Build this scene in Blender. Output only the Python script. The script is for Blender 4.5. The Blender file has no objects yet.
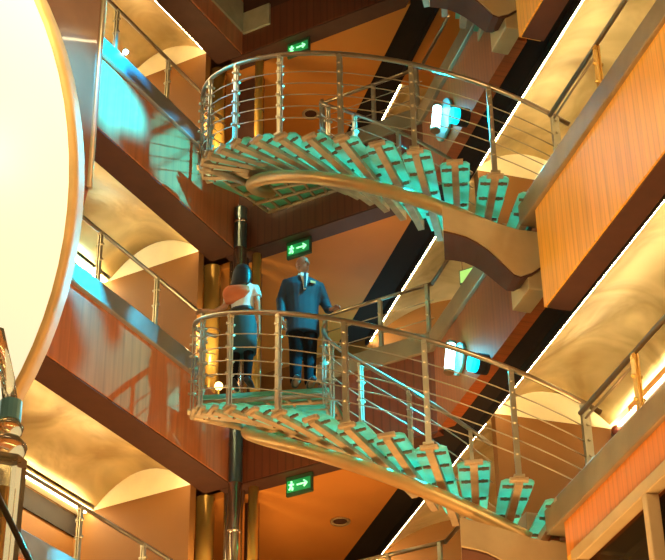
import bpy, bmesh, math, random
from mathutils import Vector, Matrix
random.seed(4)
S = bpy.context.scene
COL = S.collection
PI = math.pi
rad = math.radians

# ------------------------------------------------------------------ camera
cam_d = bpy.data.cameras.new('camera')
cam = bpy.data.objects.new('camera', cam_d); COL.objects.link(cam)
S.camera = cam
FPX = 1696.26
cam_d.sensor_fit = 'HORIZONTAL'; cam_d.sensor_width = 36.0; cam_d.lens = FPX * 36.0 / 665.0
cam_d.clip_end = 200
pitch, roll = rad(32.5), rad(-0.828)
fw = Vector((0, math.cos(pitch), math.sin(pitch))); rt = Vector((1, 0, 0)); up = rt.cross(fw)
r2 = rt * math.cos(roll) + up * math.sin(roll); u2 = -rt * math.sin(roll) + up * math.cos(roll)
Mr = Matrix((r2, u2, -fw)).transposed().to_4x4()
cam.matrix_world = Mr

# ------------------------------------------------------------------ world, exposure
W = bpy.data.worlds.new('world'); S.world = W; W.use_nodes = True
W.node_tree.nodes['Background'].inputs['Color'].default_value = (1.0, 0.55, 0.22, 1)
W.node_tree.nodes['Background'].inputs['Strength'].default_value = 0.07
S.view_settings.view_transform = 'Standard'; S.view_settings.look = 'None'
S.view_settings.exposure = 0.0; S.view_settings.gamma = 1.0; S.view_settings.use_curve_mapping = False

# ------------------------------------------------------------------ building axes
aL, aR = rad(29.04), rad(-17.08)
LE = Vector((math.sin(aL), math.cos(aL), 0)); LP = Vector((math.cos(aL), -math.sin(aL), 0))   # left wing: along, across
RE = Vector((math.sin(aR), math.cos(aR), 0)); RP = Vector((math.cos(aR), -math.sin(aR), 0))   # right wing
def fl(l, p, z=0): return LE * l + LP * p + Vector((0, 0, z))
def fr(r, p, z=0): return RE * r + RP * p + Vector((0, 0, z))
def isect(l, p):   # where the line L = l meets the line P_right = p
    a, b, c, d = LE.x, LE.y, RP.x, RP.y
    det = a * d - b * c
    return Vector(((l * d - b * p) / det, (a * p - l * c) / det, 0))

# ------------------------------------------------------------------ lights
def light(kind, name, loc, energy, color, size=0.3, target=None, spot=None, blend=0.6, size_y=None):
    d = bpy.data.lights.new(name, kind); d.energy = energy; d.color = color
    if kind == 'AREA':
        d.size = size
        if size_y: d.shape = 'RECTANGLE'; d.size_y = size_y
    else: d.shadow_soft_size = size
    if spot: d.spot_size = rad(spot); d.spot_blend = blend
    o = bpy.data.objects.new(name, d); COL.objects.link(o); o.location = loc
    if target is not None:
        o.rotation_euler = (Vector(target) - Vector(loc)).to_track_quat('-Z', 'Y').to_euler()
    return o
WARM = (1.0, 0.70, 0.34); CYAN = (0.0, 0.72, 1.0)
# unseen warm area lights added to brighten the right gallery, left wing and soffits
light('AREA', 'foyer_fill_right', (-1.2, 5.0, 8.5), 470, WARM, 2.5, fr(11, 6, 9))
light('AREA', 'foyer_fill_left', (3.0, 7.5, 4.0), 190, (1.0, .5, .2), 2.5, fl(13.5, -10.2, 9.5))
light('AREA', 'foyer_fill_low', (-0.5, 13.5, 0.5), 1000, (1, .55, .2), 3.0, (-0.3, 17, 8.5))
# unseen cyan spots added to tint the left wing, kerb, pier and people
BLUE = (0.0, 0.45, 1.0)
light('SPOT', 'cyan_spot_upper', (1.0, 13.5, 15.5), 48000, (0, .44, 1), 0.12, fl(12.95, -10.2, 13.2), 17, 1.0)
light('SPOT', 'cyan_spot_kerb', (2.2, 14.8, 13.2), 550, CYAN, 0.12, fl(13.6, -10.2, 10.15), 15, 1.0)
light('SPOT', 'cyan_spot_people', fr(15.5, 5.9, 12.7), 300, CYAN, 0.08, (-0.6, 17.25, 10.6), 24, 0.6)
light('SPOT', 'cyan_spot_pier', (1.0, 8.0, 11.0), 11000, BLUE, 0.12, (-2.25, 11.8, 9.5), 12, 1.0)
light('SPOT', 'cyan_wash_middle', fr(15.5, 5.8, 9.9), 1000, (.0, .6, 1), 0.03, fl(14.75, -10.2, 9.45), 16, 0.5)
light('SPOT', 'cyan_wash_upper', fr(15.5, 5.8, 13.3), 2200, (.0, .6, 1), 0.03, fl(14.3, -10.2, 12.95), 26, 0.7)

# ------------------------------------------------------------------ materials
MATS = {}
def nt(name):
    m = bpy.data.materials.new(name); m.use_nodes = True
    return m, m.node_tree, m.node_tree.nodes, m.node_tree.links
def plain(name, col, rough=0.5, metal=0.0, noise=0.12, scale=6.0, bump=0.0, spec=0.5, coat=0.0):
    if name in MATS: return MATS[name]
    m, t, n, l = nt(name); b = n['Principled BSDF']
    tc = n.new('ShaderNodeTexCoord'); ns = n.new('ShaderNodeTexNoise'); ns.inputs['Scale'].default_value = scale
    ns.inputs['Detail'].default_value = 4
    l.new(tc.outputs['Object'], ns.inputs['Vector'])
    cr = n.new('ShaderNodeValToRGB')
    cr.color_ramp.elements[0].position = 0.3; cr.color_ramp.elements[1].position = 0.7
    cr.color_ramp.elements[0].color = [c * (1 - noise) for c in col] + [1]
    cr.color_ramp.elements[1].color = [min(1, c * (1 + noise)) for c in col] + [1]
    l.new(ns.outputs['Fac'], cr.inputs['Fac']); l.new(cr.outputs['Color'], b.inputs['Base Color'])
    b.inputs['Roughness'].default_value = rough; b.inputs['Metallic'].default_value = metal
    b.inputs['Specular IOR Level'].default_value = spec
    b.inputs['Coat Weight'].default_value = coat
    if bump:
        bp = n.new('ShaderNodeBump'); bp.inputs['Strength'].default_value = bump; bp.inputs['Distance'].default_value = 0.02
        l.new(ns.outputs['Fac'], bp.inputs['Height']); l.new(bp.outputs['Normal'], b.inputs['Normal'])
    MATS[name] = m; return m
def wood(name, col, axis, period=0.10, groove=0.25, rough=0.35, coat=0.2):
    """vertical slats: grooves repeat along the horizontal axis of the wall"""
    if name in MATS: return MATS[name]
    m, t, n, l = nt(name); b = n['Principled BSDF']
    tc = n.new('ShaderNodeTexCoord'); dt = n.new('ShaderNodeVectorMath'); dt.operation = 'DOT_PRODUCT'
    dt.inputs[1].default_value = axis[:]
    l.new(tc.outputs['Object'], dt.inputs[0])
    sx = n.new('ShaderNodeSeparateXYZ'); l.new(tc.outputs['Object'], sx.inputs[0])
    mu = n.new('ShaderNodeMath'); mu.operation = 'MULTIPLY'; mu.inputs[1].default_value = 1.0 / period
    l.new(dt.outputs['Value'], mu.inputs[0])
    fr_ = n.new('ShaderNodeMath'); fr_.operation = 'FRACT'; l.new(mu.outputs[0], fr_.inputs[0])
    gr = n.new('ShaderNodeValToRGB'); e = gr.color_ramp.elements
    e[0].position = 0.0; e[0].color = (1 - groove,) * 3 + (1,); e[1].position = 0.22; e[1].color = (1, 1, 1, 1)
    e2 = gr.color_ramp.elements.new(0.9); e2.color = (1, 1, 1, 1); e3 = gr.color_ramp.elements.new(1.0); e3.color = (1 - groove,) * 3 + (1,)
    l.new(fr_.outputs[0], gr.inputs['Fac'])
    cb = n.new('ShaderNodeCombineXYZ'); l.new(dt.outputs['Value'], cb.inputs[0])
    mz = n.new('ShaderNodeMath'); mz.operation = 'MULTIPLY'; mz.inputs[1].default_value = 0.06
    l.new(sx.outputs['Z'], mz.inputs[0]); l.new(mz.outputs[0], cb.inputs[1])
    ns = n.new('ShaderNodeTexNoise'); ns.inputs['Scale'].default_value = 14; ns.inputs['Detail'].default_value = 5
    l.new(cb.outputs[0], ns.inputs['Vector'])
    cr = n.new('ShaderNodeValToRGB')
    cr.color_ramp.elements[0].position = 0.25; cr.color_ramp.elements[1].position = 0.75
    cr.color_ramp.elements[0].color = [c * 0.80 for c in col] + [1]; cr.color_ramp.elements[1].color = [min(1, c * 1.15) for c in col] + [1]
    l.new(ns.outputs['Fac'], cr.inputs['Fac'])
    mx = n.new('ShaderNodeMix'); mx.data_type = 'RGBA'; mx.blend_type = 'MULTIPLY'; mx.inputs[0].default_value = 1
    l.new(cr.outputs['Color'], mx.inputs[6]); l.new(gr.outputs['Color'], mx.inputs[7]); l.new(mx.outputs[2], b.inputs['Base Color'])
    b.inputs['Roughness'].default_value = rough; b.inputs['Coat Weight'].default_value = coat; b.inputs['Coat Roughness'].default_value = 0.15
    MATS[name] = m; return m
def emit(name, col, strength):
    if name in MATS: return MATS[name]
    m, t, n, l = nt(name); b = n['Principled BSDF']
    b.inputs['Base Color'].default_value = (*col, 1); b.inputs['Emission Color'].default_value = (*col, 1)
    b.inputs['Emission Strength'].default_value = strength
    MATS[name] = m; return m
def glassy(name, col, trans=0.5, alpha_rough=0.35, clear=0.0):
    """frosted glass: diffuse + translucent + a little gloss"""
    if name in MATS: return MATS[name]
    m, t, n, l = nt(name); n.remove(n['Principled BSDF']); out = n['Material Output']
    tc = n.new('ShaderNodeTexCoord'); ns = n.new('ShaderNodeTexNoise'); ns.inputs['Scale'].default_value = 9
    l.new(tc.outputs['Object'], ns.inputs['Vector'])
    cr = n.new('ShaderNodeValToRGB'); cr.color_ramp.elements[0].color = [c * .8 for c in col] + [1]; cr.color_ramp.elements[1].color = [min(1, c * 1.2) for c in col] + [1]
    l.new(ns.outputs['Fac'], cr.inputs['Fac'])
    d = n.new('ShaderNodeBsdfDiffuse'); tr = n.new('ShaderNodeBsdfTranslucent'); g = n.new('ShaderNodeBsdfGlossy'); g.inputs['Roughness'].default_value = alpha_rough
    tp = n.new('ShaderNodeBsdfTransparent'); tp.inputs['Color'].default_value = (*[min(1, c * .6 + .4) for c in col], 1)
    l.new(cr.outputs['Color'], d.inputs['Color']); l.new(cr.outputs['Color'], tr.inputs['Color'])
    m1 = n.new('ShaderNodeMixShader'); m1.inputs[0].default_value = trans; l.new(d.outputs[0], m1.inputs[1]); l.new(tr.outputs[0], m1.inputs[2])
    m2 = n.new('ShaderNodeMixShader'); m2.inputs[0].default_value = 0.12; l.new(m1.outputs[0], m2.inputs[1]); l.new(g.outputs[0], m2.inputs[2])
    m3 = n.new('ShaderNodeMixShader'); m3.inputs[0].default_value = clear; l.new(m2.outputs[0], m3.inputs[1]); l.new(tp.outputs[0], m3.inputs[2])
    l.new(m3.outputs[0], out.inputs['Surface'])
    MATS[name] = m; return m

M_left = wood('orange_veneer_left', (0.56, 0.19, 0.075), LE, 0.16, 0.14, 0.3, 0.4)
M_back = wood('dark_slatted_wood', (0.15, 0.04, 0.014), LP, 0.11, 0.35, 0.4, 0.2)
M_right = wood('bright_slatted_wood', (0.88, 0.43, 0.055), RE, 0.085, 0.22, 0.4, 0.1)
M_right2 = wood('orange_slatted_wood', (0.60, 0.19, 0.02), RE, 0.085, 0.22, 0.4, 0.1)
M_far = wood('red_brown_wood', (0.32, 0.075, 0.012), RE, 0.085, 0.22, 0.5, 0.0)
M_beam = plain('dark_brown_beam', (0.07, 0.024, 0.012), 0.6)
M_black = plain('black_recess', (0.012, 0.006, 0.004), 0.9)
M_soffit = plain('ochre_plaster', (0.56, 0.21, 0.03), 0.7, noise=.05, scale=1.5)
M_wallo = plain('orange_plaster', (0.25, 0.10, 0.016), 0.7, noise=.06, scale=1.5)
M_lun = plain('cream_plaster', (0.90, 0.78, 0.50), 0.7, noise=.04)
M_slab = plain('slab_concrete', (0.3, 0.2, 0.12), 0.8)
M_kerbL = plain('satin_steel_kerb', (0.42, 0.44, 0.45), 0.32, 0.75, .15, 2.5)
M_kerbR = plain('bronze_steel_kerb', (0.28, 0.21, 0.115), 0.42, 0.55, .2, 2.5)
M_steel = plain('satin_stainless', (0.50, 0.44, 0.30), 0.35, 0.75, .1)
M_rail = plain('bronzed_rail', (0.36, 0.28, 0.18), 0.28, 0.85, .1)
M_rod = plain('thin_rod_steel', (0.38, 0.30, 0.19), 0.35, 0.6, .05)
M_brk = plain('champagne_steel', (0.50, 0.38, 0.20), 0.45, 0.35, .12, 3)
M_string = plain('gold_bronze_tube', (0.56, 0.37, 0.15), 0.42, 0.7, .12, 2)
M_arm = plain('cream_steel_arm', (0.42, 0.32, 0.19), 0.45, 0.3, .2, 8)
M_clamp = plain('dark_clamp', (0.16, 0.10, 0.05), 0.5, 0.4)
M_gold = plain('polished_gold_column', (0.85, 0.52, 0.12), 0.25, 0.6, .1, 2)
M_chrome = plain('polished_chrome', (0.66, 0.58, 0.50), 0.15, 0.95, .05)
M_pole = plain('blue_grey_pole', (0.10, 0.16, 0.17), 0.35, 0.6, .1)
M_tread = glassy('teal_frosted_glass', (0.26, 0.62, 0.45), 0.80, 0.3, 0.05)
M_cyan = emit('cyan_white_tube', (0.45, 0.95, 1.0), 9.0)
M_cyan2 = emit('cyan_reflection_glow', (0.0, 0.75, 1.0), 1.6)
M_cove = emit('warm_cove_strip', (1.0, 0.82, 0.44), 42.0)
M_green = emit('green_sign_face', (0.01, 0.26, 0.07), 0.5)
M_green2 = emit('pale_green_pictogram', (0.35, 1.0, 0.5), 1.3)
M_lampw = emit('warm_white_lamp', (1.0, 0.9, 0.65), 6.0)
M_signbk = plain('dark_green_plate', (0.03, 0.07, 0.03), 0.5)

def vault_material():
    m, t, n, l = nt('bronze_vault'); b = n['Principled BSDF']
    tc = n.new('ShaderNodeTexCoord'); ns = n.new('ShaderNodeTexNoise'); ns.inputs['Scale'].default_value = 1.3; ns.inputs['Detail'].default_value = 3; ns.inputs['Distortion'].default_value = 0.8
    l.new(tc.outputs['Object'], ns.inputs['Vector'])
    cr = n.new('ShaderNodeValToRGB'); cr.color_ramp.elements[0].position = .35; cr.color_ramp.elements[1].position = .7
    cr.color_ramp.elements[0].color = (0.40, 0.27, 0.10, 1); cr.color_ramp.elements[1].color = (0.82, 0.64, 0.32, 1)
    l.new(ns.outputs['Fac'], cr.inputs['Fac']); l.new(cr.outputs['Color'], b.inputs['Base Color'])
    b.inputs['Metallic'].default_value = 0.3; b.inputs['Roughness'].default_value = 0.42
    bp = n.new('ShaderNodeBump'); bp.inputs['Strength'].default_value = 0.25; bp.inputs['Distance'].default_value = 0.15
    l.new(ns.outputs['Fac'], bp.inputs['Height']); l.new(bp.outputs['Normal'], b.inputs['Normal'])
    return m
M_vault = vault_material()

# ------------------------------------------------------------------ mesh builder
class MB:
    def __init__(s): s.v = []; s.f = []; s.sm = []
    def add(s, vs, fs, smooth=False):
        o = len(s.v); s.v += [tuple(x) for x in vs]; s.f += [tuple(o + i for i in f) for f in fs]; s.sm += [smooth] * len(fs); return s
    def hexa(s, c8):
        return s.add(c8, [(0, 1, 2, 3), (7, 6, 5, 4), (0, 4, 5, 1), (1, 5, 6, 2), (2, 6, 7, 3), (3, 7, 4, 0)])
    def fbox(s, F, a0, a1, p0, p1, z0, z1):           # box in the frame F (fl or fr)
        return s.hexa([F(a0, p0, z0), F(a1, p0, z0), F(a1, p1, z0), F(a0, p1, z0), F(a0, p0, z1), F(a1, p0, z1), F(a1, p1, z1), F(a0, p1, z1)])
    def obox(s, c, ax, ay, az):                        # box about a centre, half-axis vectors
        c, ax, ay, az = map(Vector, (c, ax, ay, az))
        return s.hexa([c - ax - ay - az, c + ax - ay - az, c + ax + ay - az, c - ax + ay - az, c - ax - ay + az, c + ax - ay + az, c + ax + ay + az, c - ax + ay + az])
    def prism(s, poly, z0, z1):
        n = len(poly); vs = [(p[0], p[1], z0) for p in poly] + [(p[0], p[1], z1) for p in poly]
        return s.add(vs, [tuple(range(n))[::-1], tuple(range(n, 2 * n))] + [(i, (i + 1) % n, n + (i + 1) % n, n + i) for i in range(n)])
    def extrude(s, poly3, d):                          # planar polygon in 3-D pushed along d
        n = len(poly3); d = Vector(d); vs = [Vector(p) for p in poly3]; vs += [v + d for v in vs]
        return s.add(vs, [tuple(range(n)), tuple(range(n, 2 * n))[::-1]] + [(i, n + i, n + (i + 1) % n, (i + 1) % n) for i in range(n)])
    def tube(s, pts, r, n=10, cap=True, flat=1.0, up=None, smooth=True):
        pts = [Vector(p) for p in pts]; R = r if isinstance(r, list) else [r] * len(pts); rings = []
        upv = Vector(up) if up else None
        prev = None
        for i, p in enumerate(pts):
            t = (pts[min(i + 1, len(pts) - 1)] - pts[max(i - 1, 0)]).normalized()
            if upv: a = upv.cross(t)
            elif prev is not None: a = prev - t * prev.dot(t)
            else: a = t.cross(Vector((0, 0, 1)) if abs(t.z) < .9 else Vector((1, 0, 0)))
            if a.length < 1e-6: a = t.orthogonal()
            a.normalize(); prev = a; b = t.cross(a)
            rr = R[i]; ra, rb = rr if isinstance(rr, (list, tuple)) else (rr, rr * flat)
            rings.append([p + a * math.cos(2 * PI * k / n) * ra + b * math.sin(2 * PI * k / n) * rb for k in range(n)])
        vs = [v for g in rings for v in g]; fs = []
        for i in range(len(rings) - 1):
            for k in range(n):
                fs.append((i * n + k, i * n + (k + 1) % n, (i + 1) * n + (k + 1) % n, (i + 1) * n + k))
        s.add(vs, fs, smooth)
        if cap:
            s.add(rings[0], [tuple(range(n))[::-1]]); s.add(rings[-1], [tuple(range(n))])
        return s
    def ball(s, c, r, n=12, m=8, rot=None):
        c = Vector(c); r = r if isinstance(r, (list, tuple)) else (r, r, r); vs = []; fs = []
        for j in range(m + 1):
            ph = PI * j / m
            for k in range(n):
                th = 2 * PI * k / n; v = Vector((r[0] * math.sin(ph) * math.cos(th), r[1] * math.sin(ph) * math.sin(th), r[2] * math.cos(ph)))
                if rot: v = rot @ v
                vs.append(c + v)
        for j in range(m):
            for k in range(n): fs.append((j * n + k, (j + 1) * n + k, (j + 1) * n + (k + 1) % n, j * n + (k + 1) % n))
        return s.add(vs, fs, True)
    def build(s, name, mat, parent=None, bevel=0, remesh=0, smoothit=0, origin=None):
        me = bpy.data.meshes.new(name)
        vs = s.v
        if parent is not None:
            ml = parent.get('_o', None)
            off = Vector(ml) if ml is not None else Vector((0, 0, 0))
        else: off = Vector(origin) if origin is not None else Vector((0, 0, 0))
        me.from_pydata([Vector(v) - off for v in vs], [], s.f)
        for p, sm in zip(me.polygons, s.sm): p.use_smooth = sm
        bm = bmesh.new(); bm.from_mesh(me); bmesh.ops.remove_doubles(bm, verts=bm.verts, dist=1e-5); bmesh.ops.recalc_face_normals(bm, faces=bm.faces); bm.to_mesh(me); bm.free()
        me.materials.append(mat)
        o = bpy.data.objects.new(name, me); COL.objects.link(o)
        if parent is not None: o.parent = parent
        elif origin is not None: o.location = off
        if bevel:
            b = o.modifiers.new('bevel', 'BEVEL'); b.width = bevel; b.segments = 2; b.limit_method = 'ANGLE'
        if remesh:
            b = o.modifiers.new('remesh', 'REMESH'); b.mode = 'VOXEL'; b.voxel_size = remesh; b.use_smooth_shade = True
            if smoothit:
                c = o.modifiers.new('smooth', 'SMOOTH'); c.iterations = smoothit; c.factor = 0.5
        return o
def thing(name, label, cat, loc, group=None):
    o = bpy.data.objects.new(name, None); COL.objects.link(o); o.location = loc; o['_o'] = list(Vector(loc)); o.empty_display_size = .2
    o['label'] = label; o['category'] = cat
    if group: o['group'] = group
    return o
def tag(o, label, cat, group=None):
    o['label'] = label; o['category'] = cat
    if group: o['group'] = group
    return o
def struct(o): o['kind'] = 'structure'; return o

# ================================================================== SETTING
# ground floor of the foyer
struct(MB().prism([(-25, -6), (25, -6), (25, 30), (-25, 30)], -1.7, -1.6).build('floor', plain('warm_stone_floor', (0.4, 0.22, 0.1), 0.3)))

def vault(F, a0, a1, p0, p1, z, rise=0.33, name='ceiling'):
    """barrel vaulted recess from across-position p0 to p1"""
    n = 14; t = .06; mb = MB()
    prof = []
    for i in range(n + 1):
        u = i / n; prof.append((p0 + (p1 - p0) * u, z + .06 + rise * (1 - (2 * u - 1) ** 2) ** 1.0))
    na = 10
    vs = []; fs = []
    for j in range(na + 1):
        a = a0 + (a1 - a0) * j / na
        for (p, zz) in prof: vs.append(F(a, p, zz))
    for j in range(na):
        for i in range(n): fs.append((j * (n + 1) + i, j * (n + 1) + i + 1, (j + 1) * (n + 1) + i + 1, (j + 1) * (n + 1) + i))
    mb.add(vs, fs, True)
    o = mb.build(name, M_vault); so = o.modifiers.new('solid', 'SOLIDIFY'); so.thickness = .03; so.offset = 0
    return struct(o)

TN = [0]
def trim(mb, mat, bevel=0):
    TN[0] += 1
    return struct(mb.build('trim_%d' % TN[0], mat, bevel=bevel))

cR = 6.25
def level(o, kerb_from=-9.0, near_bottom=8.55):
    z = lambda v: v + o
    # ---- left wing
    struct(MB().fbox(fl, 7.5, 15.8, -10.36, -10.2, z(9.02), z(10.07)).build('wall_left', M_left))
    trim(MB().fbox(fl, 7.5, 15.8, -10.62, -10.21, z(9.0), z(9.25)), M_beam)
    trim(MB().fbox(fl, 7.5, 15.0, -10.42, -10.14, z(10.07), z(10.33)), M_kerbL, .012)
    struct(MB().fbox(fl, 7.5, 15.5, -12.4, -10.36, z(9.5), z(9.7)).build('floor_left', M_slab))
    vault(fl, 7.5, 15.5, -12.05, -10.62, z(9.0))
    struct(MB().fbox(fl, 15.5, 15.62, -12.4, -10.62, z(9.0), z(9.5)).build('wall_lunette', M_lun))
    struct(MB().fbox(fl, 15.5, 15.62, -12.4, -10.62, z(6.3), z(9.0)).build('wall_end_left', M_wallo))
    struct(MB().fbox(fl, 7.5, 15.5, -12.5, -12.35, z(6.3), z(9.5)).build('wall_outer_left', M_wallo))
    trim(MB().fbox(fl, 7.5, 15.5, -12.36, -12.33, z(8.70), z(8.98)), M_black)  # painted black so the band below the cove looks shadowed
    trim(MB().fbox(fl, 7.5, 15.48, -12.33, -12.07, z(9.0), z(9.03)), M_lun)
    trim(MB().fbox(fl, 7.6, 15.45, -10.655, -10.635, z(9.045), z(9.06)), M_cove)
    trim(MB().fbox(fl, 7.6, 15.45, -12.17, -12.07, z(8.97), z(8.99)), M_cove)
    # ---- back wing
    p_end = -7.41
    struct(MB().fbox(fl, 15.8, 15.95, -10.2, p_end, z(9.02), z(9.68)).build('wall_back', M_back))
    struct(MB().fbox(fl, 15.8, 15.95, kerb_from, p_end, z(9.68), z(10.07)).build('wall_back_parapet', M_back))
    c1 = isect(15.81, 6.25); c2 = isect(16.08, 6.25)
    trim(MB().prism([fl(15.81, -10.4), c1, c2, fl(16.08, -10.4)], z(9.0), z(9.2)), M_beam)
    trim(MB().fbox(fl, 15.76, 16.0, kerb_from, p_end, z(10.07), z(10.33)), M_kerbR, .012)
    struct(MB().prism([fl(16.08, -13.5), isect(16.08, 6.3), isect(18.8, 6.3), fl(18.8, -13.5)], z(9.03), z(9.12)).build('ceiling_back', M_soffit))
    struct(MB().prism([fl(15.95, -13.5), isect(15.95, 6.4), isect(18.8, 6.4), fl(18.8, -13.5)], z(9.5), z(9.7)).build('floor_back', M_slab))
    struct(MB().fbox(fl, 18.8, 18.95, -13.5, -5.5, z(6.3), z(9.5)).build('wall_rear', M_wallo))
    # ---- right wing, far part
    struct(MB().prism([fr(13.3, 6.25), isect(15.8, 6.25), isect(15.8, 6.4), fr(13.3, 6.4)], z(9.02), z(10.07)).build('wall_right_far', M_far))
    trim(MB().prism([fr(13.9, 6.2), isect(15.8, 6.2), isect(15.8, 6.45), fr(13.9, 6.45)], z(10.07), z(10.33)), M_kerbR, .012)
    trim(MB().prism([fr(7.5, 6.3), fr(20.4, 6.3), fr(20.4, 6.7), fr(7.5, 6.7)], z(9.10), z(9.16)), M_black)  # darkness of the unlit recess, painted as black strips
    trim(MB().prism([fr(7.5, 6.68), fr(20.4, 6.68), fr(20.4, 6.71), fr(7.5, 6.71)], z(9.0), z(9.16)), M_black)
    vault(fr, 7.5, 15.7, 6.71, 8.15, z(9.0)); vault(fr, *((18.35, 19.35) if o > 5 else (16.0, 20.2)), 6.71, 8.15, z(9.0))
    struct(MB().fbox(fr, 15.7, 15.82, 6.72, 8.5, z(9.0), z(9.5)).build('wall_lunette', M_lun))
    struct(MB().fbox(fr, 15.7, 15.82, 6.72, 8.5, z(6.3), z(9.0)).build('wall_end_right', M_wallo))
    struct(MB().fbox(fr, 7.5, 15.7, 8.4, 8.55, z(6.3), z(9.5)).build('wall_outer_right', M_wallo))
    trim(MB().fbox(fr, 7.5, 15.7, 8.2, 8.4, z(8.75), z(8.98)), M_beam)
    struct(MB().fbox(fr, 7.5, 15.7, 6.45, 8.4, z(9.52), z(9.7)).build('floor_right', M_slab))
    trim(MB().fbox(fr, 7.6, 15.65, 6.73, 6.75, z(9.045), z(9.06)), M_cove)
    trim(MB().fbox(fr, 7.6, 15.65, 8.17, 8.27, z(8.97), z(8.99)), M_cove)
    r0, r1 = (18.35, 19.35) if o > 5 else (16.0, 20.2)
    trim(MB().fbox(fr, r0 + .05, r1 - .05, 6.73, 6.75, z(9.045), z(9.06)), M_cove)
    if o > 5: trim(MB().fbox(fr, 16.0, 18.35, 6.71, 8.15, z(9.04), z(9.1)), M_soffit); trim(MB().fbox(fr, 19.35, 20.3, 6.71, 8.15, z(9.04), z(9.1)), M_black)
    # ---- right wing, near part that stands forward
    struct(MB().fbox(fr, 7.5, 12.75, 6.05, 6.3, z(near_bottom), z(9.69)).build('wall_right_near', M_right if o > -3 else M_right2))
    if near_bottom < 9: trim(MB().fbox(fr, 7.5, 12.72, 6.07, 6.32, z(8.53), z(8.6)), M_beam)
    trim(MB().fbox(fr, 7.5, 13.05, 6.0, 6.35, z(9.69), z(9.95)), M_kerbR, .012)

level(0); level(3.4); level(6.8); level(-3.4, near_bottom=9.36)
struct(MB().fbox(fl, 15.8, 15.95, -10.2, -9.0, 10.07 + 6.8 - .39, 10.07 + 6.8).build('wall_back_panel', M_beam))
# fourth floor parapet: pale back panel, lit tone of left fascia painted on
M_pale = plain('pale_panel_lit_fascia', (0.42, 0.38, 0.24), .5)
trim(MB().fbox(fl, 15.76, 15.8, -10.18, -9.73, 16.17, 16.55), M_pale)
trim(MB().fbox(fl, 13.9, 15.76, -10.2, -10.17, 16.2, 16.75), M_pale)

# glazed front under the lowest gallery on the right

win = struct(MB().fbox(fr, 7.6, 12.55, 6.16, 6.18, 2.7, 5.86).build('window_1', glassy('shopfront_glass', (0.25, 0.2, 0.12), .2, .05, .93)))
MB().fbox(fr, 7.6, 12.62, 6.02, 6.14, 5.84, 5.96).build('window_frame', M_brk, win, .01)
for r_ in (12.56, 11.18, 9.7, 8.2):
    MB().fbox(fr, r_ - .05, r_ + .03, 6.02, 6.14, 2.6, 5.84).build('window_mullion', M_brk, win, .01)
struct(MB().fbox(fr, 12.62, 12.75, 6.05, 8.4, 2.6, 5.96).build('wall_pier_right', M_right))
struct(MB().fbox(fr, 7.5, 12.62, 8.0, 8.1, 2.6, 5.96).build('wall_shop', plain('shop_red_wall', (0.30, 0.07, 0.02), .6)))
struct(MB().fbox(fr, 7.5, 12.62, 6.2, 8.0, 6.0, 6.05).build('ceiling_shop', plain('shop_dark_ceiling', (0.05, 0.02, 0.012), .7)))
struct(MB().fbox(fr, 7.6, 12.6, 6.9, 7.0, 5.3, 5.4).build('trim_shop_beam', M_black))

# ================================================================== GALLERY RAILINGS
def rail_post(name, base, h, along, across, parent, knobs=(), w=.045, mat=None):
    """twin flat bars on a foot plate with small rod clamps"""
    base = Vector(base); mb = MB()
    for sgn in (-1, 1):
        mb.obox(base + across * .016 * sgn + Vector((0, 0, h / 2)), along * w / 2, across * .007, Vector((0, 0, h / 2)))
    mb.obox(base + Vector((0, 0, .012)), along * .05, across * .045, Vector((0, 0, .012)))
    mb.obox(base + Vector((0, 0, h - .02)), along * .02, across * .03, Vector((0, 0, .02)))
    for k in knobs: mb.tube([base + Vector((0, 0, k)) - across * .05, base + Vector((0, 0, k)) + across * .05], .016, 8)
    return mb.build(name, mat or M_steel, parent)
def gallery_rail(F, a0, a1, p, ztop, h, posts, along, across, label, rods=(), end_return=None, group=None, loc=None):
    t = thing('gallery_railing', label, 'railing', F((a0 + a1) / 2, p, ztop), group)
    pts = [F(a0, p, ztop + h), F(a1, p, ztop + h)]
    if end_return: pts += end_return
    MB().tube(pts, .024, 10).build('handrail', M_rail, t)
    for a in posts: rail_post('post', F(a, p, ztop), h, along, across, t, (h * .45, h * .75) )
    for dz in rods: MB().tube([F(a0, p, ztop + dz), F(a1, p, ztop + dz)], .006, 6).build('rod', M_rod, t)
    return t
Lposts = (8.6, 10.3, 11.7, 12.88, 14.02)
for o, lab in ((0, 'bronze handrail on short posts along the cyan lit kerb of the middle left gallery'),
               (3.4, 'bronze handrail on short posts along the top left gallery, above the blue lit wood'),
               (-3.4, 'bronze handrail on short posts crossing the bottom left corner')):
    gallery_rail(fl, 7.5, 15.02, -10.2, 10.33 + o, .64 if o < 0 else .70, Lposts, LE, LP, lab)
for o, lab in ((0, 'back gallery railing right of the man in the dark suit'),
               (3.4, 'back gallery railing seen through the upper stair railing'),
               (-3.4, 'back gallery railing at the bottom edge under the lower staircase')):
    gallery_rail(fl, -8.96, -7.42, 15.88, 10.33 + o, .74, (-8.15, -7.5), LP, LE, lab, (.25, .5)) if False else None
    t = thing('gallery_railing', lab, 'railing', fl(15.88, -8.2, 10.33 + o))
    MB().tube([fl(15.88, -8.96, 11.07 + o), fl(15.88, -7.42, 11.07 + o)] + [isect(15.9, 6.3) + Vector((0, 0, 11.07 + o))] + [fr(15.3, 6.3, 11.07 + o)], .024, 10).build('handrail', M_rail, t)
    for p in (-8.93, -8.15, -7.5): rail_post('post', fl(15.88, p, 10.33 + o), .74, LP, LE, t, (.3, .52))
    for dz in (.25, .5): MB().tube([fl(15.88, -8.96, 10.33 + o + dz), fl(15.88, -7.42, 10.33 + o + dz)], .006, 6).build('rod', M_rod, t)
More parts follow.
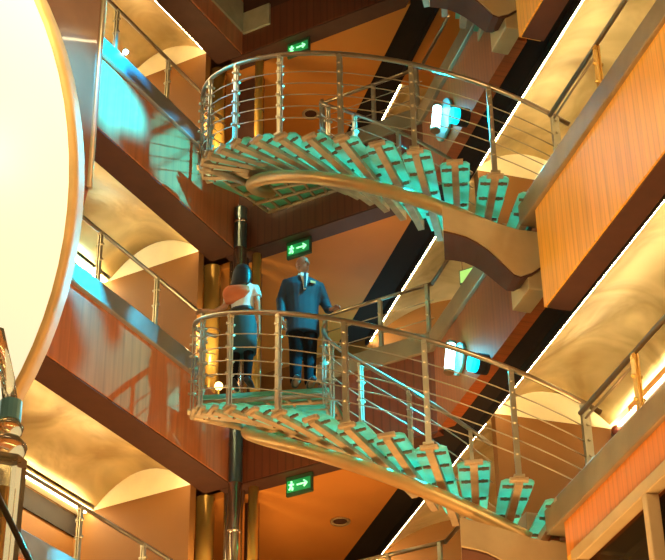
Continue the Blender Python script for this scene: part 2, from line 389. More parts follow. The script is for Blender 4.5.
for o, lab in ((0, 'golden railing on the kerb of the upper near right gallery'),
               (-3.4, 'golden railing on the kerb at right beside the foot of the lower staircase')):
    t = thing('gallery_railing', lab, 'railing', fr(10.5, 6.12, 9.95 + o))
    MB().tube([fr(7.5, 6.12, 10.6 + o), fr(12.35, 6.12, 10.6 + o)], .024, 10).build('handrail', M_rail, t)
    for a in (8.2, 9.8, 11.22): rail_post('post', fr(a, 6.12, 9.95 + o), .63, RE, RP, t, (.2, .42), .07, M_gold)
    MB().tube([fr(12.25, 6.12, 10.5 + o), fr(11.25, 6.12, 10.5 + o)], .012, 8).build('rod', M_rod, t)

# ================================================================== COLUMNS
for p_, lab in ((-10.71, 'polished gold corner column, leftmost of the row behind the dark pole'),
                (-10.01, 'polished gold corner column just right of the dark pole')):
    t = thing('corner_column', lab, 'column', fl(15.97, p_, -1.6), 'gold columns at the gallery corner')
    for o in (-3.4, 0, 3.4, 6.8):
        MB().tube([fl(15.97, p_, 9.7 + o - 3.4 if o > -3.4 else -1.6), fl(15.97, p_, 9.02 + o)], .12 if p_ < -10.5 else .065, 20).build('shaft', M_gold, t)
        MB().tube([fl(15.97, p_, 8.0 + o), fl(15.97, p_, 8.03 + o)], .126 if p_ < -10.5 else .07, 20).build('joint_ring', M_clamp, t)
t = thing('service_pole', 'dark blue grey steel pole running down the corner behind the woman', 'pole', fl(15.68, -10.09, -1.6))
MB().tube([fl(15.68, -10.09, -1.6), fl(15.68, -10.09, 13.0)], .085, 18).build('shaft', M_pole, t)
for z0_, z1_ in ((6.3, 8.95), (9.7, 12.35)): MB().tube([fl(15.68, -10.09, z0_), fl(15.68, -10.09, z1_)], .087, 18).build('chrome_sleeve', M_chrome, t)
for zc in (5.0, 8.3, 12.75): MB().tube([fl(15.68, -10.09, zc), fl(15.68, -10.09, zc + .04)], .09, 18).build('collar', M_chrome, t)
for p_, lab in ((-10.38, 'chrome pipe directly behind the dark pole, left one'), (-10.2, 'chrome pipe beside the dark pole, right one')):
    o_ = MB().tube([fl(15.98, p_, -1.6), fl(15.98, p_, 9.0 + 3.4)], .055, 14).build('chrome_pipe', M_chrome)
    tag(o_, lab, 'pipe', 'chrome pipes at the gallery corner')
struct(MB().fbox(fl, 16.35, 16.45, -10.62, -10.22, -1.6, 16).build('wall_corner_panel', M_beam))

# ================================================================== SPIRAL STAIRS
CX, CY, RO, RI, RS = 1.527, 17.072, 3.139, 1.60, 2.50
def hp(th, r, dz, H):
    a = rad(th); return Vector((CX + r * math.sin(a), CY - r * math.cos(a), 6.823 - 1.473 * a + dz + H))
STEP = 7.333
def make_stair(H, label, ks=range(-1, 14), landing=True, rails=True):
    t = thing('curved_staircase', label, 'staircase', (CX, CY, 6.3 + H), 'curved glass staircases')
    # main bent tube under the treads
    a0, a1 = 6, (-112 if rails else -30)
    n = 60
    pts = [hp(a0 + (a1 - a0) * i / n, RS, -.27, H) for i in range(n + 1)]
    MB().tube(pts, (.085, .075), 12, up=(0, 0, 1)).build('stringer_tube', M_string, t)
    for k in ks:
        th = 2.5 - STEP * k
        z = hp(th, 1, 0, H).z; a = rad(th)
        er = Vector((math.sin(a), -math.cos(a), 0)); et = Vector((math.cos(a), math.sin(a), 0)); c = Vector((CX, CY, z))
        # glass: four plates in a row each side of the bearer
        g = MB(); half = STEP * .5 * .82
        edges = [1.62, 1.98, 2.36, 2.74, 3.10]
        w0 = 1.63 * rad(half); w1 = 3.09 * rad(half); nt_ = .05
        left = []
        for e_ in edges[1:4]:
            w = e_ * rad(half)
            left += [(e_ - .018, w), (e_ - .018, w - nt_), (e_ + .018, w - nt_), (e_ + .018, w)]
        prof = [(1.63, w0)] + left + [(3.05, w1 - .01), (3.09, w1 - .05)]
        pl = [c + er * r_ + et * w for r_, w in prof] + [c + er * r_ - et * w for r_, w in reversed(prof)]
        g.prism([(v.x, v.y) for v in pl], z - .045, z - .02)
        tr = g.build('glass_tread', M_tread, t)
        # bearer: box arm tapering to the outer end with a T head
        b = MB()
        b.hexa([c + er * 1.6 + et * -.036 + Vector((0, 0, -.17)), c + er * 3.12 + et * -.036 + Vector((0, 0, -.10)), c + er * 3.12 + et * .036 + Vector((0, 0, -.10)), c + er * 1.6 + et * .036 + Vector((0, 0, -.17)),
                c + er * 1.6 + et * -.036 + Vector((0, 0, -.05)), c + er * 3.12 + et * -.036 + Vector((0, 0, -.05)), c + er * 3.12 + et * .036 + Vector((0, 0, -.05)), c + er * 1.6 + et * .036 + Vector((0, 0, -.05))])
        b.obox(c + er * 3.125 + Vector((0, 0, -.05)), et * .085, er * .03, Vector((0, 0, .016)))
        ar = b.build('bearer', M_arm, t)
        for r_ in edges[1:4] + [3.0]:
            w = r_ * rad(half) - .02
            cb = MB().obox(c + er * r_ + Vector((0, 0, -.058)), et * w, er * .011, Vector((0, 0, .011)))
            for side in (-1, 1): cb.obox(c + er * r_ + et * side * w * .62 + Vector((0, 0, -.058)), et * .012, er * .016, Vector((0, 0, .012)))
            cl = cb.build('clamp', M_clamp, None); cl.data.transform(Matrix.Translation(-Vector(t['_o']))); cl.parent = tr
    if not rails: return t
    if landing:
        # glass landing between the last tread and the back gallery
        poly = [hp(-95.5, RI, 0, H), hp(-95.5, RO, 0, H)] + [hp(th, RO, 0, H) for th in (-100, -104)] + [fl(15.72, -9.62), fl(15.72, -8.6)]
        zl = 9.50 + H
        lp = MB().prism([(v.x, v.y) for v in poly], zl - .045, zl).build('landing_glass', M_tread, t)
        fb = MB()
        A = hp(-95.5, RI, 0, H); B = hp(-95.5, RO, 0, H); C2 = fl(15.68, -9.66); D = fl(15.7, -8.6)
        for i in range(7):
            u = i / 6; P = A.lerp(B, u); Q = D.lerp(C2, u); P.z = Q.z = zl - .10
            fb.tube([P, Q], .022, 6)
        for u in (0, .2, .4, .6, .8, 1.0):
            P = A.lerp(D, u); Q = B.lerp(C2, u); P.z = Q.z = zl - .10
            fb.tube([P, Q], .028, 6)
        fb.build('landing_frame', M_arm, t)
        MB().tube([hp(-80, RO, -.10, H), hp(-92, RS, -.24, H)], .045, 8, up=(0, 0, 1)).build('landing_edge_beam', M_arm, t)
    # outer railing
    def rail(r, ths, name='handrail'):
        pass
    hr = [hp(18 - 1.0 * i, RO, 1.10, H) for i in range(0, 127, 3)]
    # the handrail runs on into the near right gallery rail
    MB().tube(hr, .027, 10).build('handrail', M_rail, t)
    for j, dz in enumerate((.20, .36, .52, .68, .84)):
        MB().tube([hp(15 - 1.0 * i, RO, dz, H) for i in range(0, 124, 3)], .0062, 6).build('rod', M_rod, t)
    for k in range(0, 16, 2):
        th = 2.5 - STEP * k; a = rad(th)
        er = Vector((math.sin(a), -math.cos(a), 0)); et = Vector((math.cos(a), math.sin(a), 0))
        rail_post('post', hp(th, RO, -.04, H), 1.12, et, er, t, (.24, .40, .56, .72, .88, 1.0), .05)
    a = rad(15); er = Vector((math.sin(a), -math.cos(a), 0)); et = Vector((math.cos(a), math.sin(a), 0))
    rail_post('newel_post', hp(15, RO, .02, H), 1.06, et, er, t, (.20, .36, .52, .68, .84, 1.0), .08)
    # inner railing
    MB().tube([hp(2 - 1.0 * i, RI + .04, 1.05, H) for i in range(0, 100, 3)], .022, 10).build('inner_handrail', M_rail, t)
    for dz in (.35, .62, .85):
        MB().tube([hp(2 - 1.0 * i, RI + .04, dz, H) for i in range(0, 100, 3)], .0065, 6).build('inner_rod', M_rod, t)
    for th in (-5, -27, -49, -71, -93):
        a = rad(th); er = Vector((math.sin(a), -math.cos(a), 0)); et = Vector((math.cos(a), math.sin(a), 0))
        rail_post('inner_post', hp(th, RI + .04, -.05, H), 1.08, et, er, t, (.35, .62, .85), .04)
    return t
def bracket(H, parent):
    """curved corbel that carries the foot of the flight on the end of the near gallery"""
    top = [9.76, 9.74, 9.72, 9.70, 9.68, 9.66, 9.64, 9.63, 9.62, 9.62, 9.62]
    ps = [5.16, 5.28, 5.40, 5.52, 5.63, 5.73, 5.82, 5.89, 5.96, 6.08, 6.24]
    bot = [9.48, 9.47, 9.45, 9.40, 9.33, 9.24, 9.15, 9.08, 9.06, 9.12, 9.26]
    n = len(ps); d0 = Vector((math.sin(rad(4.2)), math.cos(rad(4.2)), 0))
    F0 = []; F1 = []
    for i, p in enumerate(ps):
        u = i / (n - 1); d = d0.lerp(RE, u).normalized() * (.54 - .34 * u)
        F0.append(fr(13.02, p, H)); F1.append(fr(13.02, p, H) + d)
    def shell(zt, zb, s0, s1, name, mat):
        vs = []
        for i in range(n):
            a_ = F0[i].lerp(F1[i], s0); b_ = F0[i].lerp(F1[i], s1)
            vs += [a_ + Vector((0, 0, zb[i])), a_ + Vector((0, 0, zt[i])), b_ + Vector((0, 0, zt[i])), b_ + Vector((0, 0, zb[i]))]
        fs = [(0, 1, 2, 3), tuple(4 * (n - 1) + k for k in (3, 2, 1, 0))]
        for i in range(n - 1):
            for k in range(4): fs.append((4 * i + k, 4 * i + (k + 1) % 4, 4 * i + 4 + (k + 1) % 4, 4 * i + 4 + k))
        return MB().add(vs, fs).build(name, mat, parent)
    shell(top, bot, 0, 1, 'bracket', M_brk)
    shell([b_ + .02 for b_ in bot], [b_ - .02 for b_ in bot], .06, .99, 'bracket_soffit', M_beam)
    MB().fbox(fr, 13.06, 13.5, 6.05, 6.25, 8.95 + H, 9.66 + H).build('bracket_end_plate', M_brk, parent, .01)
st0 = make_stair(0, 'lower curved glass staircase with two people standing at its top')
bracket(-3.4, st0)
st1 = make_stair(3.4, 'upper curved glass staircase crossing the top of the picture, nobody on it')
bracket(0, st1)
st2 = make_stair(6.8, 'foot of a third glass staircase cut off by the top edge', range(-1, 7), False, False)
bracket(3.4, st2)

# ================================================================== LAMPS, SIGNS
def tube_lamp(pos, axis, length, rad_, label, e=30, group=None, lights=True, gl=None):
    pos = Vector(pos); axis = Vector(axis).normalized()
    t = thing('tube_lamp', label, 'lamp', pos, group)
    MB().tube([pos - axis * length / 2, pos + axis * length / 2], rad_, 12).build('tube', M_cyan, t)
    for s_ in (-1, 1): MB().tube([pos + axis * s_ * length / 2, pos + axis * s_ * (length / 2 + .03)], rad_ * 1.1, 12).build('end_cap', M_clamp, t)
    if lights:
        light('POINT', 'tube_glow', pos + (gl if gl is not None else Vector((-.12, -.16, 0))), e, CYAN, .08)
    return t
tilt = Vector((.12, 0, 1))
for o, e, lab in  ((3.4, 1700, 'bright cyan tube lamp behind the upper staircase railing'), (0, 1300, 'bright cyan tube lamp behind the lower staircase railing')):
    pos = fr(15.46, 6.12, 9.50 + o)
    tl = tube_lamp(pos, tilt, .34, .055, lab, 9, gl=-RP * .12 - RE * .14)
    rr = .27 if o else .19
    MB().tube([pos + RP * .12, pos + RP * .085], rr, 28).build('wall_glow_disc', plain('cyan_wall_glow', (.10, .45, .55), .35, .3), tl)  # cyan glow on the wall behind the tube, painted as a disc
    light('SPOT', 'tube_beam', pos - RP * .12, e, CYAN, .05, pos - RP * 3 - RE * 1.6 + Vector((0, 0, -3.6)), 92, .4)
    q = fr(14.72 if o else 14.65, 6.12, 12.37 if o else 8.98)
    t = thing('cyan_reflection', 'dim cyan glowing reflection right of the ' + ('upper' if o else 'lower') + ' bright tube lamp', 'lamp', q)  # tube lamp's reflection on the fascia, drawn as a glowing disc
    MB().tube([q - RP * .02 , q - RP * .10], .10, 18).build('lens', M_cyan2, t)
    MB().tube([q + RP * .10, q - RP * .02], .115, 18).build('reflection_backing', M_black, t)
tube_lamp(fl(18.6, -9.6, 11.38), LP * .35 + Vector((0, 0, -.11)), .34, .045, 'horizontal cyan tube lamp low behind the lower stair railing', 25)
for i, (p_, z_, w_) in enumerate(((-8.98, 11.4, 'topmost'), (-9.1, 11.15, 'middle'), (-9.13, 10.98, 'lowest'))):
    q = fl(18.72, p_, z_)
    tag(MB().ball(q, (.075, .035, .04), 10, 6, Matrix.Rotation(.5, 3, 'Y')).build('small_wall_light', M_cyan, origin=q), 'small cyan white light on the rear wall, ' + w_ + ' of three', 'lamp', 'small wall lights behind the lower stair')
tube_lamp(fl(15.0, -12.0, 12.25), LE * .5 + Vector((0, 0, .35)) , .34, .045, 'cyan white tube lamp beside the bright cove of the left gallery', 6)

gq = fl(15.62, -10.33, 10.34)
t = thing('globe_lamp', 'small glowing golden globe lamp at the foot of the gold column', 'lamp', gq - Vector((0, 0, .64)))
MB().ball(gq, .055, 16, 10).build('globe', emit('golden_globe', (1.0, .72, .28), 4.0), t)
MB().tube([gq - Vector((0, 0, .64)), gq - Vector((0, 0, .05))], .012, 8).build('stem', M_gold, t)
for o in (-3.4, 0, 3.4): light('POINT', 'gold_column_fill', fl(15.5, -10.40, 11.1 + o), 34, (1, .68, .28), .06)  # point lights added on each level to brighten the gold columns
q = fl(13.0, -10.12, 13.78)
tag(MB().ball(q, (.035, .035, .035), 12, 8).build('kerb_glint', M_cyan, origin=q), 'tiny bright cyan glint on the kerb of the top left gallery', 'lamp')  # kerb glint drawn as a small glowing ball
for o in (-3.4, 0, 3.4, 6.8): light('AREA', 'back_soffit_fill', fl(17.4, -9.6, 6.45 + o), 20, (1, .55, .18), 1.2, fl(17.4, -9.6, 20), size_y=1.2)  # hidden area lights added to brighten the back soffits
# exit signs
for o, lab in ((3.4, 'green exit sign hanging under the back gallery, right above the man'),
               (6.8, 'green exit sign at the top of the picture, over the upper stair railing'),
               (0, 'green exit sign near the bottom, below the lower staircase')):
    c = fl(15.94, -9.34, 8.86 + o)
    t = thing('exit_sign', lab, 'sign', c, 'green exit signs')
    MB().fbox(fl, 15.92, 15.96, -9.52, -9.16, 8.74 + o, 8.99 + o).build('sign_plate', M_signbk, t)
    MB().fbox(fl, 15.91, 15.92, -9.50, -9.18, 8.78 + o, 8.93 + o).build('lit_face', M_green, t)
    pg = MB()
    X = lambda p, z: fl(15.905, p + .12, z + o)
    def st(a, b, w=.012): pg.tube([X(*a), X(*b)], w, 6)
    pg.ball(X(-9.555, 8.905), .014, 8, 6)
    st((-9.555, 8.885), (-9.56, 8.845), .014); st((-9.56, 8.845), (-9.535, 8.82)); st((-9.535, 8.82), (-9.55, 8.795)); st((-9.56, 8.845), (-9.59, 8.805)); st((-9.555, 8.88), (-9.525, 8.865)); st((-9.555, 8.88), (-9.59, 8.87))
    st((-9.48, 8.855), (-9.34, 8.855), .011); st((-9.34, 8.855), (-9.385, 8.895), .011); st((-9.34, 8.855), (-9.385, 8.815), .011)
    pg.build('pictogram', M_green2, t)
    for p_ in (-9.46, -9.22): MB().tube([fl(15.94, p_, 8.98 + o), fl(15.94, p_, 9.01 + o)], .008, 6).build('hanger', M_clamp, t)
    light('POINT', 'sign_glow', fl(15.82, -9.46, 8.88 + o), .35, (.05, 1, .3), .05)
c = fl(17.5, -7.65, 12.15)
t = thing('wayfinding_sign', 'small pale green lit sign in the golden gallery beside the back railing', 'sign', c)
MB().fbox(fl, 17.5, 17.54, -7.78, -7.52, 12.05, 12.27).build('sign_plate', M_signbk, t)
MB().fbox(fl, 17.49, 17.5, -7.765, -7.535, 12.07, 12.25).build('lit_face', emit('pale_green_face', (.25, .6, .18), .6), t)
for p_ in (-7.74, -7.56): MB().tube([fl(17.52, p_, 12.27), fl(17.52, p_, 12.45)], .006, 6).build('hanger', M_clamp, t)
c = fr(15.6, 8.17, 8.93)
t = thing('wall_speaker', 'small dark red domed box on the wall corner by the golden post at right', 'speaker', c)
MB().ball(c, (.07, .05, .07), 12, 8).build('dome', plain('dark_red_shell', (.14, .02, .01), .4), t)
MB().tube([c, c + RE * .1], .03, 10).build('mount', M_clamp, t)
# recessed downlights
for o, l_, p_, lab in ((0, 17.42, -9.61, 'unlit round downlight in the brown ceiling at the bottom'), (6.8, 17.5, -10.05, 'unlit round downlight in the brown ceiling behind the upper stair')):
    c = fl(l_, p_, 9.02 + o); t = thing('downlight', lab, 'lamp', c)
    n = 24; vs = []; fs = []
    for i in range(n):
        a = 2 * PI * i / n
        for r_, dz in ((.09, .0), (.13, -.012), (.13, .012), (.09, .012)): vs.append(c + Vector((r_ * math.cos(a), r_ * math.sin(a), dz)))
    for i in range(n):
        j = (i + 1) % n
        for k in range(4): fs.append((i * 4 + k, j * 4 + k, j * 4 + (k + 1) % 4, i * 4 + (k + 1) % 4))
    MB().add(vs, fs, True).build('trim_ring', M_brk, t)
    MB().tube([c + Vector((0, 0, .0)), c + Vector((0, 0, .012))], .088, 20).build('lens', M_beam, t)
q = fr(10.95, 7.2, 5.75)
tag(MB().ball(q, (.10, .10, .05), 16, 8).build('ceiling_spotlight', M_lampw, origin=q), 'glowing white lamp inside the glazed front at bottom right', 'lamp')

# ================================================================== GIANT DRUM LANTERN, PIER, GLASS COLUMN
lc = Vector((-3.968, 8.5, 6.13)); lr = 2.521; lh = -.237; ltl = -.433
ln = Vector((math.sin(lh) * math.cos(ltl), -math.cos(lh) * math.cos(ltl), math.sin(ltl))); lt = Vector((math.cos(lh), math.sin(lh), 0)); lb = ln.cross(lt)
t = thing('drum_lantern', 'huge glowing cream disc shaped lantern at the left edge', 'lantern', lc)
def ring_pts(r, off, n=96): return [lc + lt * r * math.cos(2 * PI * i / n) + lb * r * math.sin(2 * PI * i / n) + ln * off for i in range(n)]
def lathe(profile, n=96):
    vs = []; fs = []
    for (r, off) in profile: vs += ring_pts(max(r, .001), off, n)
    for j in range(len(profile) - 1):
        for i in range(n): fs.append((j * n + i, j * n + (i + 1) % n, (j + 1) * n + (i + 1) % n, (j + 1) * n + i))
    return MB().add(vs, fs, True)
m_shade = emit('glowing_cream_fabric', (1.0, 0.93, 0.66), 0.72)
lathe([(0, .10), (.8, .098), (1.6, .08), (2.1, .05), (2.4, .02), (lr - .03, 0)]).build('lit_shade', m_shade, t)
lathe([(lr - .03, .0), (lr - .006, -.005), (lr, -.02), (lr, -.18), (lr - .03, -.20), (2.0, -.21), (.01, -.21)]).build('rim', plain('beige_lantern_rim', (0.80, 0.58, 0.24), .5, .1), t)
light('POINT', 'lantern_bulb', lc + lt * 2.03 + lb * -.1 + ln * .30, 1.6, (1, .85, .5), .12)

pr = thing('wood_pier', 'wood clad pier with a bright metal edge behind the lantern, cyan at its foot', 'pier', (-2.3, 12.2, 0))
def azp(az, D): return Vector((D * math.sin(rad(az)), D * math.cos(rad(az)), 0))
A = azp(-9.97, 12.0); B = azp(-13.6, 11.2); bk = Vector((-.1, .35, 0))
MB().prism([(v.x, v.y) for v in (A, B, B + bk, A + bk)], 8.5, 14.5).build('wood_cladding', plain('pier_veneer', (0.22, 0.09, 0.045), .28, .1, .2, 2, coat=.3), pr)
MB().tube([A + Vector((0, 0, 8.5)), A + Vector((0, 0, 14.5))], .03, 10).build('edge_trim', M_steel, pr)

gc = thing('glass_column', 'clear faceted glass column with cyan collar in the bottom left corner', 'column', (-1.72, 7.9, -1.6))
m_gl = bpy.data.materials.new('clear_yellowish_glass'); m_gl.use_nodes = True
bb = m_gl.node_tree.nodes['Principled BSDF']; bb.inputs['Base Color'].default_value = (.95, .85, .6, 1); bb.inputs['Transmission Weight'].default_value = .9; bb.inputs['Roughness'].default_value = .06; bb.inputs['IOR'].default_value = 1.35
G = azp(-12.2, 7.0)
def gcol(z0, z1, ra, n=8): ra *= .62; return MB().tube([G + Vector((0, 0, z0)), G + Vector((0, 0, z1))], ra, n, smooth=False)
gcol(-1.6, 3.42, .16).build('glass_shaft', m_gl, gc)
gcol(-1.6, 3.28, .045, 12).build('gold_core', M_gold, gc)
MB().ball(G + Vector((0, 0, 3.48)), (.095, .095, .07), 10, 8).ball(G + Vector((0, 0, 3.58)), (.07, .07, .05), 10, 8).build('glass_knob', m_gl, gc)
gcol(3.62, 3.72, .085, 16).build('cyan_collar', plain('cyan_steel', (.35, .8, .9), .3, .4), gc)
MB().tube([G + Vector((0, 0, 3.7)), G + Vector((-.03, .0, 3.85)), G + Vector((-.10, .0, 4.1))], .035, 10).build('bent_arm', m_gl, gc)
o_ = thing('near_handrail', 'thin dark handrail crossing in front of the glass column at bottom left', 'railing', azp(-11.5, 6.2) + Vector((0, 0, 2.3)))
MB().tube([(-1.65, 5.985, 3.478), (-0.85, 6.154, 1.997)], .013, 8).build('handrail', M_rail, o_)

# ================================================================== PEOPLE
M_skin = plain('skin', (0.33, 0.15, 0.08), .5, noise=.05); M_skin2 = plain('light_skin', (0.50, 0.26, 0.15), .5, noise=.05)
M_hair = plain('black_hair', (0.012, 0.009, 0.008), .45); M_suit = plain('dark_navy_suit', (0.012, 0.022, 0.040), .7)
M_shirt = plain('pale_shirt', (0.75, 0.78, 0.75), .7); M_top = plain('white_top', (0.72, 0.76, 0.76), .8)
M_skirt = plain('teal_skirt', (0.02, 0.06, 0.07), .8); M_dark = plain('dark_leggings', (0.008, 0.008, 0.009), .95, spec=.1); M_shawl = plain('orange_shawl', (0.62, 0.16, 0.05), .8)
M_eye = plain('dark_eye', (0.02, 0.02, 0.02), .3)
class Fig:
    """local frame: x to the figure's left, y backwards (faces -y), z up"""
    def __init__(s, root, rot): s.root = root; s.M = Matrix.Rotation(rot, 3, 'Z'); s.t = Vector(root['_o'])
    def __call__(s, x, y, z): return s.t + s.M @ Vector((x, y, z))
    def limb(s, mb, pts, r, n=12): return mb.tube([s(*p) for p in pts], r, n)
    def torso(s, mb, rings, n=20):
        vs = []; fs = []
        for (z, rx, ry, cx, cy) in rings:
            for k in range(n):
                a = 2 * PI * k / n
                vs.append(s(cx + rx * math.copysign(abs(math.cos(a)) ** .85, math.cos(a)), cy + ry * math.copysign(abs(math.sin(a)) ** .85, math.sin(a)), z))
        for j in range(len(rings) - 1):
            for k in range(n): fs.append((j * n + k, j * n + (k + 1) % n, (j + 1) * n + (k + 1) % n, (j + 1) * n + k))
        m = len(rings) - 1
        fs += [tuple(range(n))[::-1], tuple(m * n + k for k in range(n))]
        return mb.add(vs, fs, True)
    def head(s, mb, c, turn, sc=1.0):
        c = Vector(c); R = Matrix.Rotation(turn, 3, 'Z')
        def q(x, y, z): v = c + R @ (Vector((x, y, z)) * sc); return s(*v)
        mb.ball(q(0, .005, .03), (.076 * sc, .095 * sc, .10 * sc), 20, 14, s.M @ R)      # skull
        mb.ball(q(0, -.022, -.045), (.058 * sc, .066 * sc, .075 * sc), 16, 10, s.M @ R)   # jaw
        mb.tube([q(0, -.088, .02), q(0, -.112, -.022), q(0, -.09, -.03)], [.009, .016, .012], 8)   # nose
        mb.tube([q(-.022, -.084, -.058), q(.022, -.084, -.058)], .008, 8)
        for e in (-1, 1): mb.ball(q(e * .076, .01, -.005), (.010, .020, .032), 8, 6, s.M @ R)
        return q
    def hand(s, mb, w, d, side, down=Vector((0, 0, -1)), curl=.5):
        """w wrist, d direction of the palm, side = thumb side, all local vectors"""
        w = Vector(w); d = Vector(d).normalized(); th = Vector(side).normalized(); nrm = d.cross(th).normalized()
        if nrm.z > 0: nrm = -nrm
        P = lambda v: s(*v)
        mb.tube([P(w - d * .03), P(w + d * .02), P(w + d * .055), P(w + d * .085)], [.026, (.032, .022), (.04, .018), (.036, .014)], 10, up=s.M @ nrm)
        for i, L in enumerate((.068, .076, .070, .055)):
            off = th * (.028 - .019 * i); a = w + d * .08 + off
            b = a + (d * (1 - curl * .3) + nrm * curl * .5).normalized() * L * .5
            c_ = b + (d * (1 - curl) + nrm * curl * 1.3).normalized() * L * .5
            mb.tube([P(a - d * .02), P(b), P(c_)], [.009, .0085, .0075], 8)
        a = w + d * .025 + th * .028; b = a + (d * .7 + th * .6).normalized() * .04; c_ = b + (d * .9 + nrm * .3).normalized() * .03
        mb.tube([P(a - th * .012), P(b), P(c_)], [.012, .010, .008], 8)

def build_man():
    loc = Vector((-0.36, 17.22, 9.51))
    t = thing('person', 'person in a dark navy suit, bald, one hand on the stair railing', 'person', loc)
    f = Fig(t, rad(12))
    body = MB()
    for e in (-1, 1):
        f.limb(body, [(e * .085, 0, .92), (e * .085, -.01, .50), (e * .085, .02, .10), (e * .085, .0, .05)], [.088, .062, .042, .04])
        f.limb(body, [(e * .085, .05, .045), (e * .09, -.08, .035), (e * .10, -.16, .028)], [.042, .042, .028])
    f.torso(body, [(.88, .15, .10, 0, 0), (1.0, .155, .105, 0, 0), (1.15, .145, .10, 0, 0), (1.32, .18, .115, 0, .0), (1.44, .18, .10, 0, .01), (1.50, .08, .06, 0, .01)])
    f.limb(body, [(0, .01, 1.46), (0, -.005, 1.60)], [.060, .054])
    hc = (0, -.01, 1.66)
    q = f.head(body, hc, rad(35), .98)
    # left arm reaches out to the handrail, right arm hangs
    f.limb(body, [(.19, .0, 1.43), (.265, -.0, 1.18), (.29, -.12, 1.00), (.31, -.20, .97)], [.052, .045, .036, .028]); f.hand(body, (.32, -.22, .965), (.6, -.75, -.1), (-.3, -.9, .1), curl=.7)
    f.limb(body, [(-.19, .0, 1.43), (-.25, .02, 1.16), (-.26, -.03, .92), (-.26, -.05, .86)], [.052, .045, .036, .028]); f.hand(body, (-.26, -.055, .84), (0, -.15, -1), (.5, -.8, 0), curl=.6)
    body.build('body', M_skin, t, remesh=.0075, smoothit=2)
    j = MB()
    f.torso(j, [(.70, .205, .14, 0, .01), (.86, .20, .135, 0, .01), (1.02, .19, .13, 0, 0), (1.18, .20, .13, 0, 0), (1.34, .235, .14, 0, 0), (1.43, .23, .12, 0, .01), (1.485, .12, .085, 0, .015), (1.52, .075, .065, 0, .02)])
    f.limb(j, [(.19, .005, 1.42), (.27, -.0, 1.18), (.29, -.12, 1.00), (.305, -.19, .975)], [.072, .066, .054, .046])
    f.limb(j, [(-.18, .005, 1.42), (-.255, .02, 1.16), (-.262, -.03, .92), (-.262, -.05, .87)], [.072, .066, .054, .046])
    j.build('jacket', M_suit, t, remesh=.012, smoothit=3)
    tr = MB()
    f.torso(tr, [(.80, .165, .115, 0, 0), (.95, .16, .11, 0, 0), (1.0, .15, .10, 0, 0)])
    for e in (-1, 1): f.limb(tr, [(e * .085, 0, .88), (e * .085, -.01, .50), (e * .085, .015, .10), (e * .085, .01, .06)], [.105, .083, .068, .068])
    tr.build('trousers', M_dark, t, remesh=.012, smoothit=2)
    sh = MB(); sh.add([f(-.05, -.128, 1.49), f(.05, -.128, 1.49), f(.012, -.146, 1.25), f(-.012, -.146, 1.25), f(-.05, -.09, 1.49), f(.05, -.09, 1.49), f(.012, -.10, 1.25), f(-.012, -.10, 1.25)], [(0, 1, 2, 3), (7, 6, 5, 4), (0, 4, 5, 1), (1, 5, 6, 2), (2, 6, 7, 3), (3, 7, 4, 0)])
    f.torso(sh, [(1.475, .082, .072, 0, .0), (1.53, .066, .062, 0, .0)])
    sh.build('shirt', M_shirt, t)
    tie = MB(); tie.add([f(-.018, -.150, 1.47), f(.018, -.150, 1.47), f(.014, -.158, 1.25), f(-.014, -.158, 1.25)], [(0, 1, 2, 3)]); 
    MB().obox(f(0, -.152, 1.37), f.M @ Vector((.014, 0, 0)), f.M @ Vector((0, .006, 0)), Vector((0, 0, .11))).build('necktie', M_suit, t)
    MB().obox(f(.10, -.142, 1.36), f.M @ Vector((.032, .008, 0)), f.M @ Vector((0, .006, 0)), Vector((0, 0, .016))).build('pocket_square', plain('gold_cloth', (.7, .4, .12), .7), t)
    ey = MB()
    for e in (-1, 1): ey.ball(q(e * .030, -.082, .012), .010, 8, 6)
    ey.build('eyes', M_eye, t)
    sho = MB()
    for e in (-1, 1):
        f.limb(sho, [(e * .085, .07, .045), (e * .09, -.06, .045), (e * .10, -.18, .03)], [(.045, .045), (.05, .045), (.035, .028)])
    sho.build('shoes', M_hair, t, remesh=.01, smoothit=1)
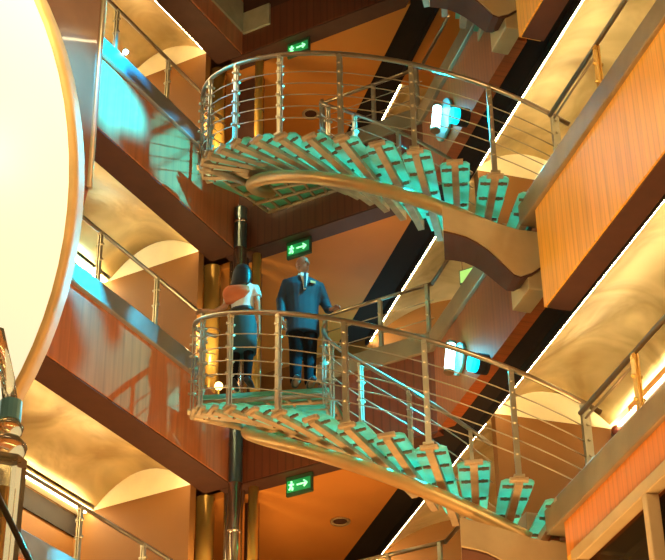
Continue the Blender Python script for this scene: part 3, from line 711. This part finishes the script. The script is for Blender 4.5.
def build_woman():
    loc = Vector((-1.07, 17.1, 9.48))
    t = thing('person', 'person with long dark hair, seen from behind, pale top, orange shawl and teal skirt', 'person', loc)
    f = Fig(t, rad(165))        # back to the camera
    s = .93
    body = MB()
    for e in (-1, 1):
        f.limb(body, [(e * .085, 0, .84), (e * .085, -.01, .46), (e * .085, .02, .10), (e * .085, .0, .05)], [.085, .058, .036, .036])
        f.limb(body, [(e * .085, .04, .04), (e * .09, -.08, .03), (e * .09, -.14, .025)], [.036, .036, .024])
    f.torso(body, [(.80, .15, .105, 0, 0), (.92, .155, .11, 0, 0), (1.04, .115, .085, 0, 0), (1.20, .14, .10, 0, 0), (1.32, .15, .085, 0, .01), (1.37, .06, .05, 0, .01)])
    f.limb(body, [(0, .01, 1.33), (0, -.005, 1.45)], [.048, .044])
    q = f.head(body, (0, -.01, 1.51), rad(-25), .92)
    f.limb(body, [(-.15, .0, 1.30), (-.19, .02, 1.08), (-.18, -.05, .86), (-.18, -.07, .80)], [.042, .036, .028, .022]); f.hand(body, (-.18, -.075, .78), (0, -.15, -1), (.4, -.8, 0), curl=.6)
    f.limb(body, [(.15, .0, 1.30), (.22, .0, 1.10), (.33, .05, 1.02), (.40, .08, 1.02)], [.042, .036, .028, .022]); f.hand(body, (.42, .09, 1.02), (1, .25, -.05), (0, 1, .1), curl=.7)
    body.build('body', M_skin2, t, remesh=.0075, smoothit=2)
    tp = MB()
    f.torso(tp, [(.96, .135, .105, 0, 0), (1.04, .13, .10, 0, 0), (1.20, .155, .115, 0, 0), (1.31, .165, .10, 0, .01), (1.365, .09, .065, 0, .012)])
    for e in (-1, 1): f.limb(tp, [(e * .14, .0, 1.30), (e * .19, .01, 1.15)], [.062, .056])
    tp.build('top', M_top, t, remesh=.012, smoothit=3)
    sk = MB(); f.torso(sk, [(.42, .17, .14, 0, 0), (.60, .175, .14, 0, 0), (.80, .175, .13, 0, 0), (.93, .15, .115, 0, 0), (.98, .135, .10, 0, 0)])
    sk.build('skirt', M_skirt, t)
    bt = MB(); f.torso(bt, [(.955, .15, .118, 0, 0), (1.01, .142, .112, 0, 0)]); bt.build('belt', M_hair, t)
    lg = MB()
    for e in (-1, 1): f.limb(lg, [(e * .085, 0, .55), (e * .085, -.01, .44), (e * .085, .02, .10), (e * .085, .01, .05)], [.075, .064, .046, .044])
    lg.build('leggings', M_dark, t, remesh=.012, smoothit=1)
    so = MB()
    for e in (-1, 1): f.limb(so, [(e * .085, .06, .04), (e * .09, -.06, .035), (e * .09, -.15, .025)], [.042, .042, .028])
    so.build('shoes', M_hair, t, remesh=.01, smoothit=1)
    hr = MB()
    hr.ball(q(0, .018, .03), (.108, .115, .108), 18, 12, f.M)
    f.torso(hr, [(1.27, .09, .03, .02, .095), (1.31, .12, .05, .01, .085), (1.38, .122, .075, 0, .06), (1.48, .118, .09, 0, .035), (1.54, .11, .095, 0, .02)])
    hr.build('hair', M_hair, t, remesh=.01, smoothit=2)
    sw = MB(); f.torso(sw, [(1.07, .05, .03, .13, .09), (1.12, .13, .045, .07, .10), (1.20, .17, .06, .05, .095), (1.27, .16, .07, .05, .08), (1.32, .11, .06, .08, .05)])
    sw.build('shawl', M_shawl, t, remesh=.012, smoothit=2)
    ey = MB()
    for e in (-1, 1): ey.ball(q(e * .030, -.080, .012), .009, 8, 6)
    ey.build('eyes', M_eye, t)
build_man(); build_woman()
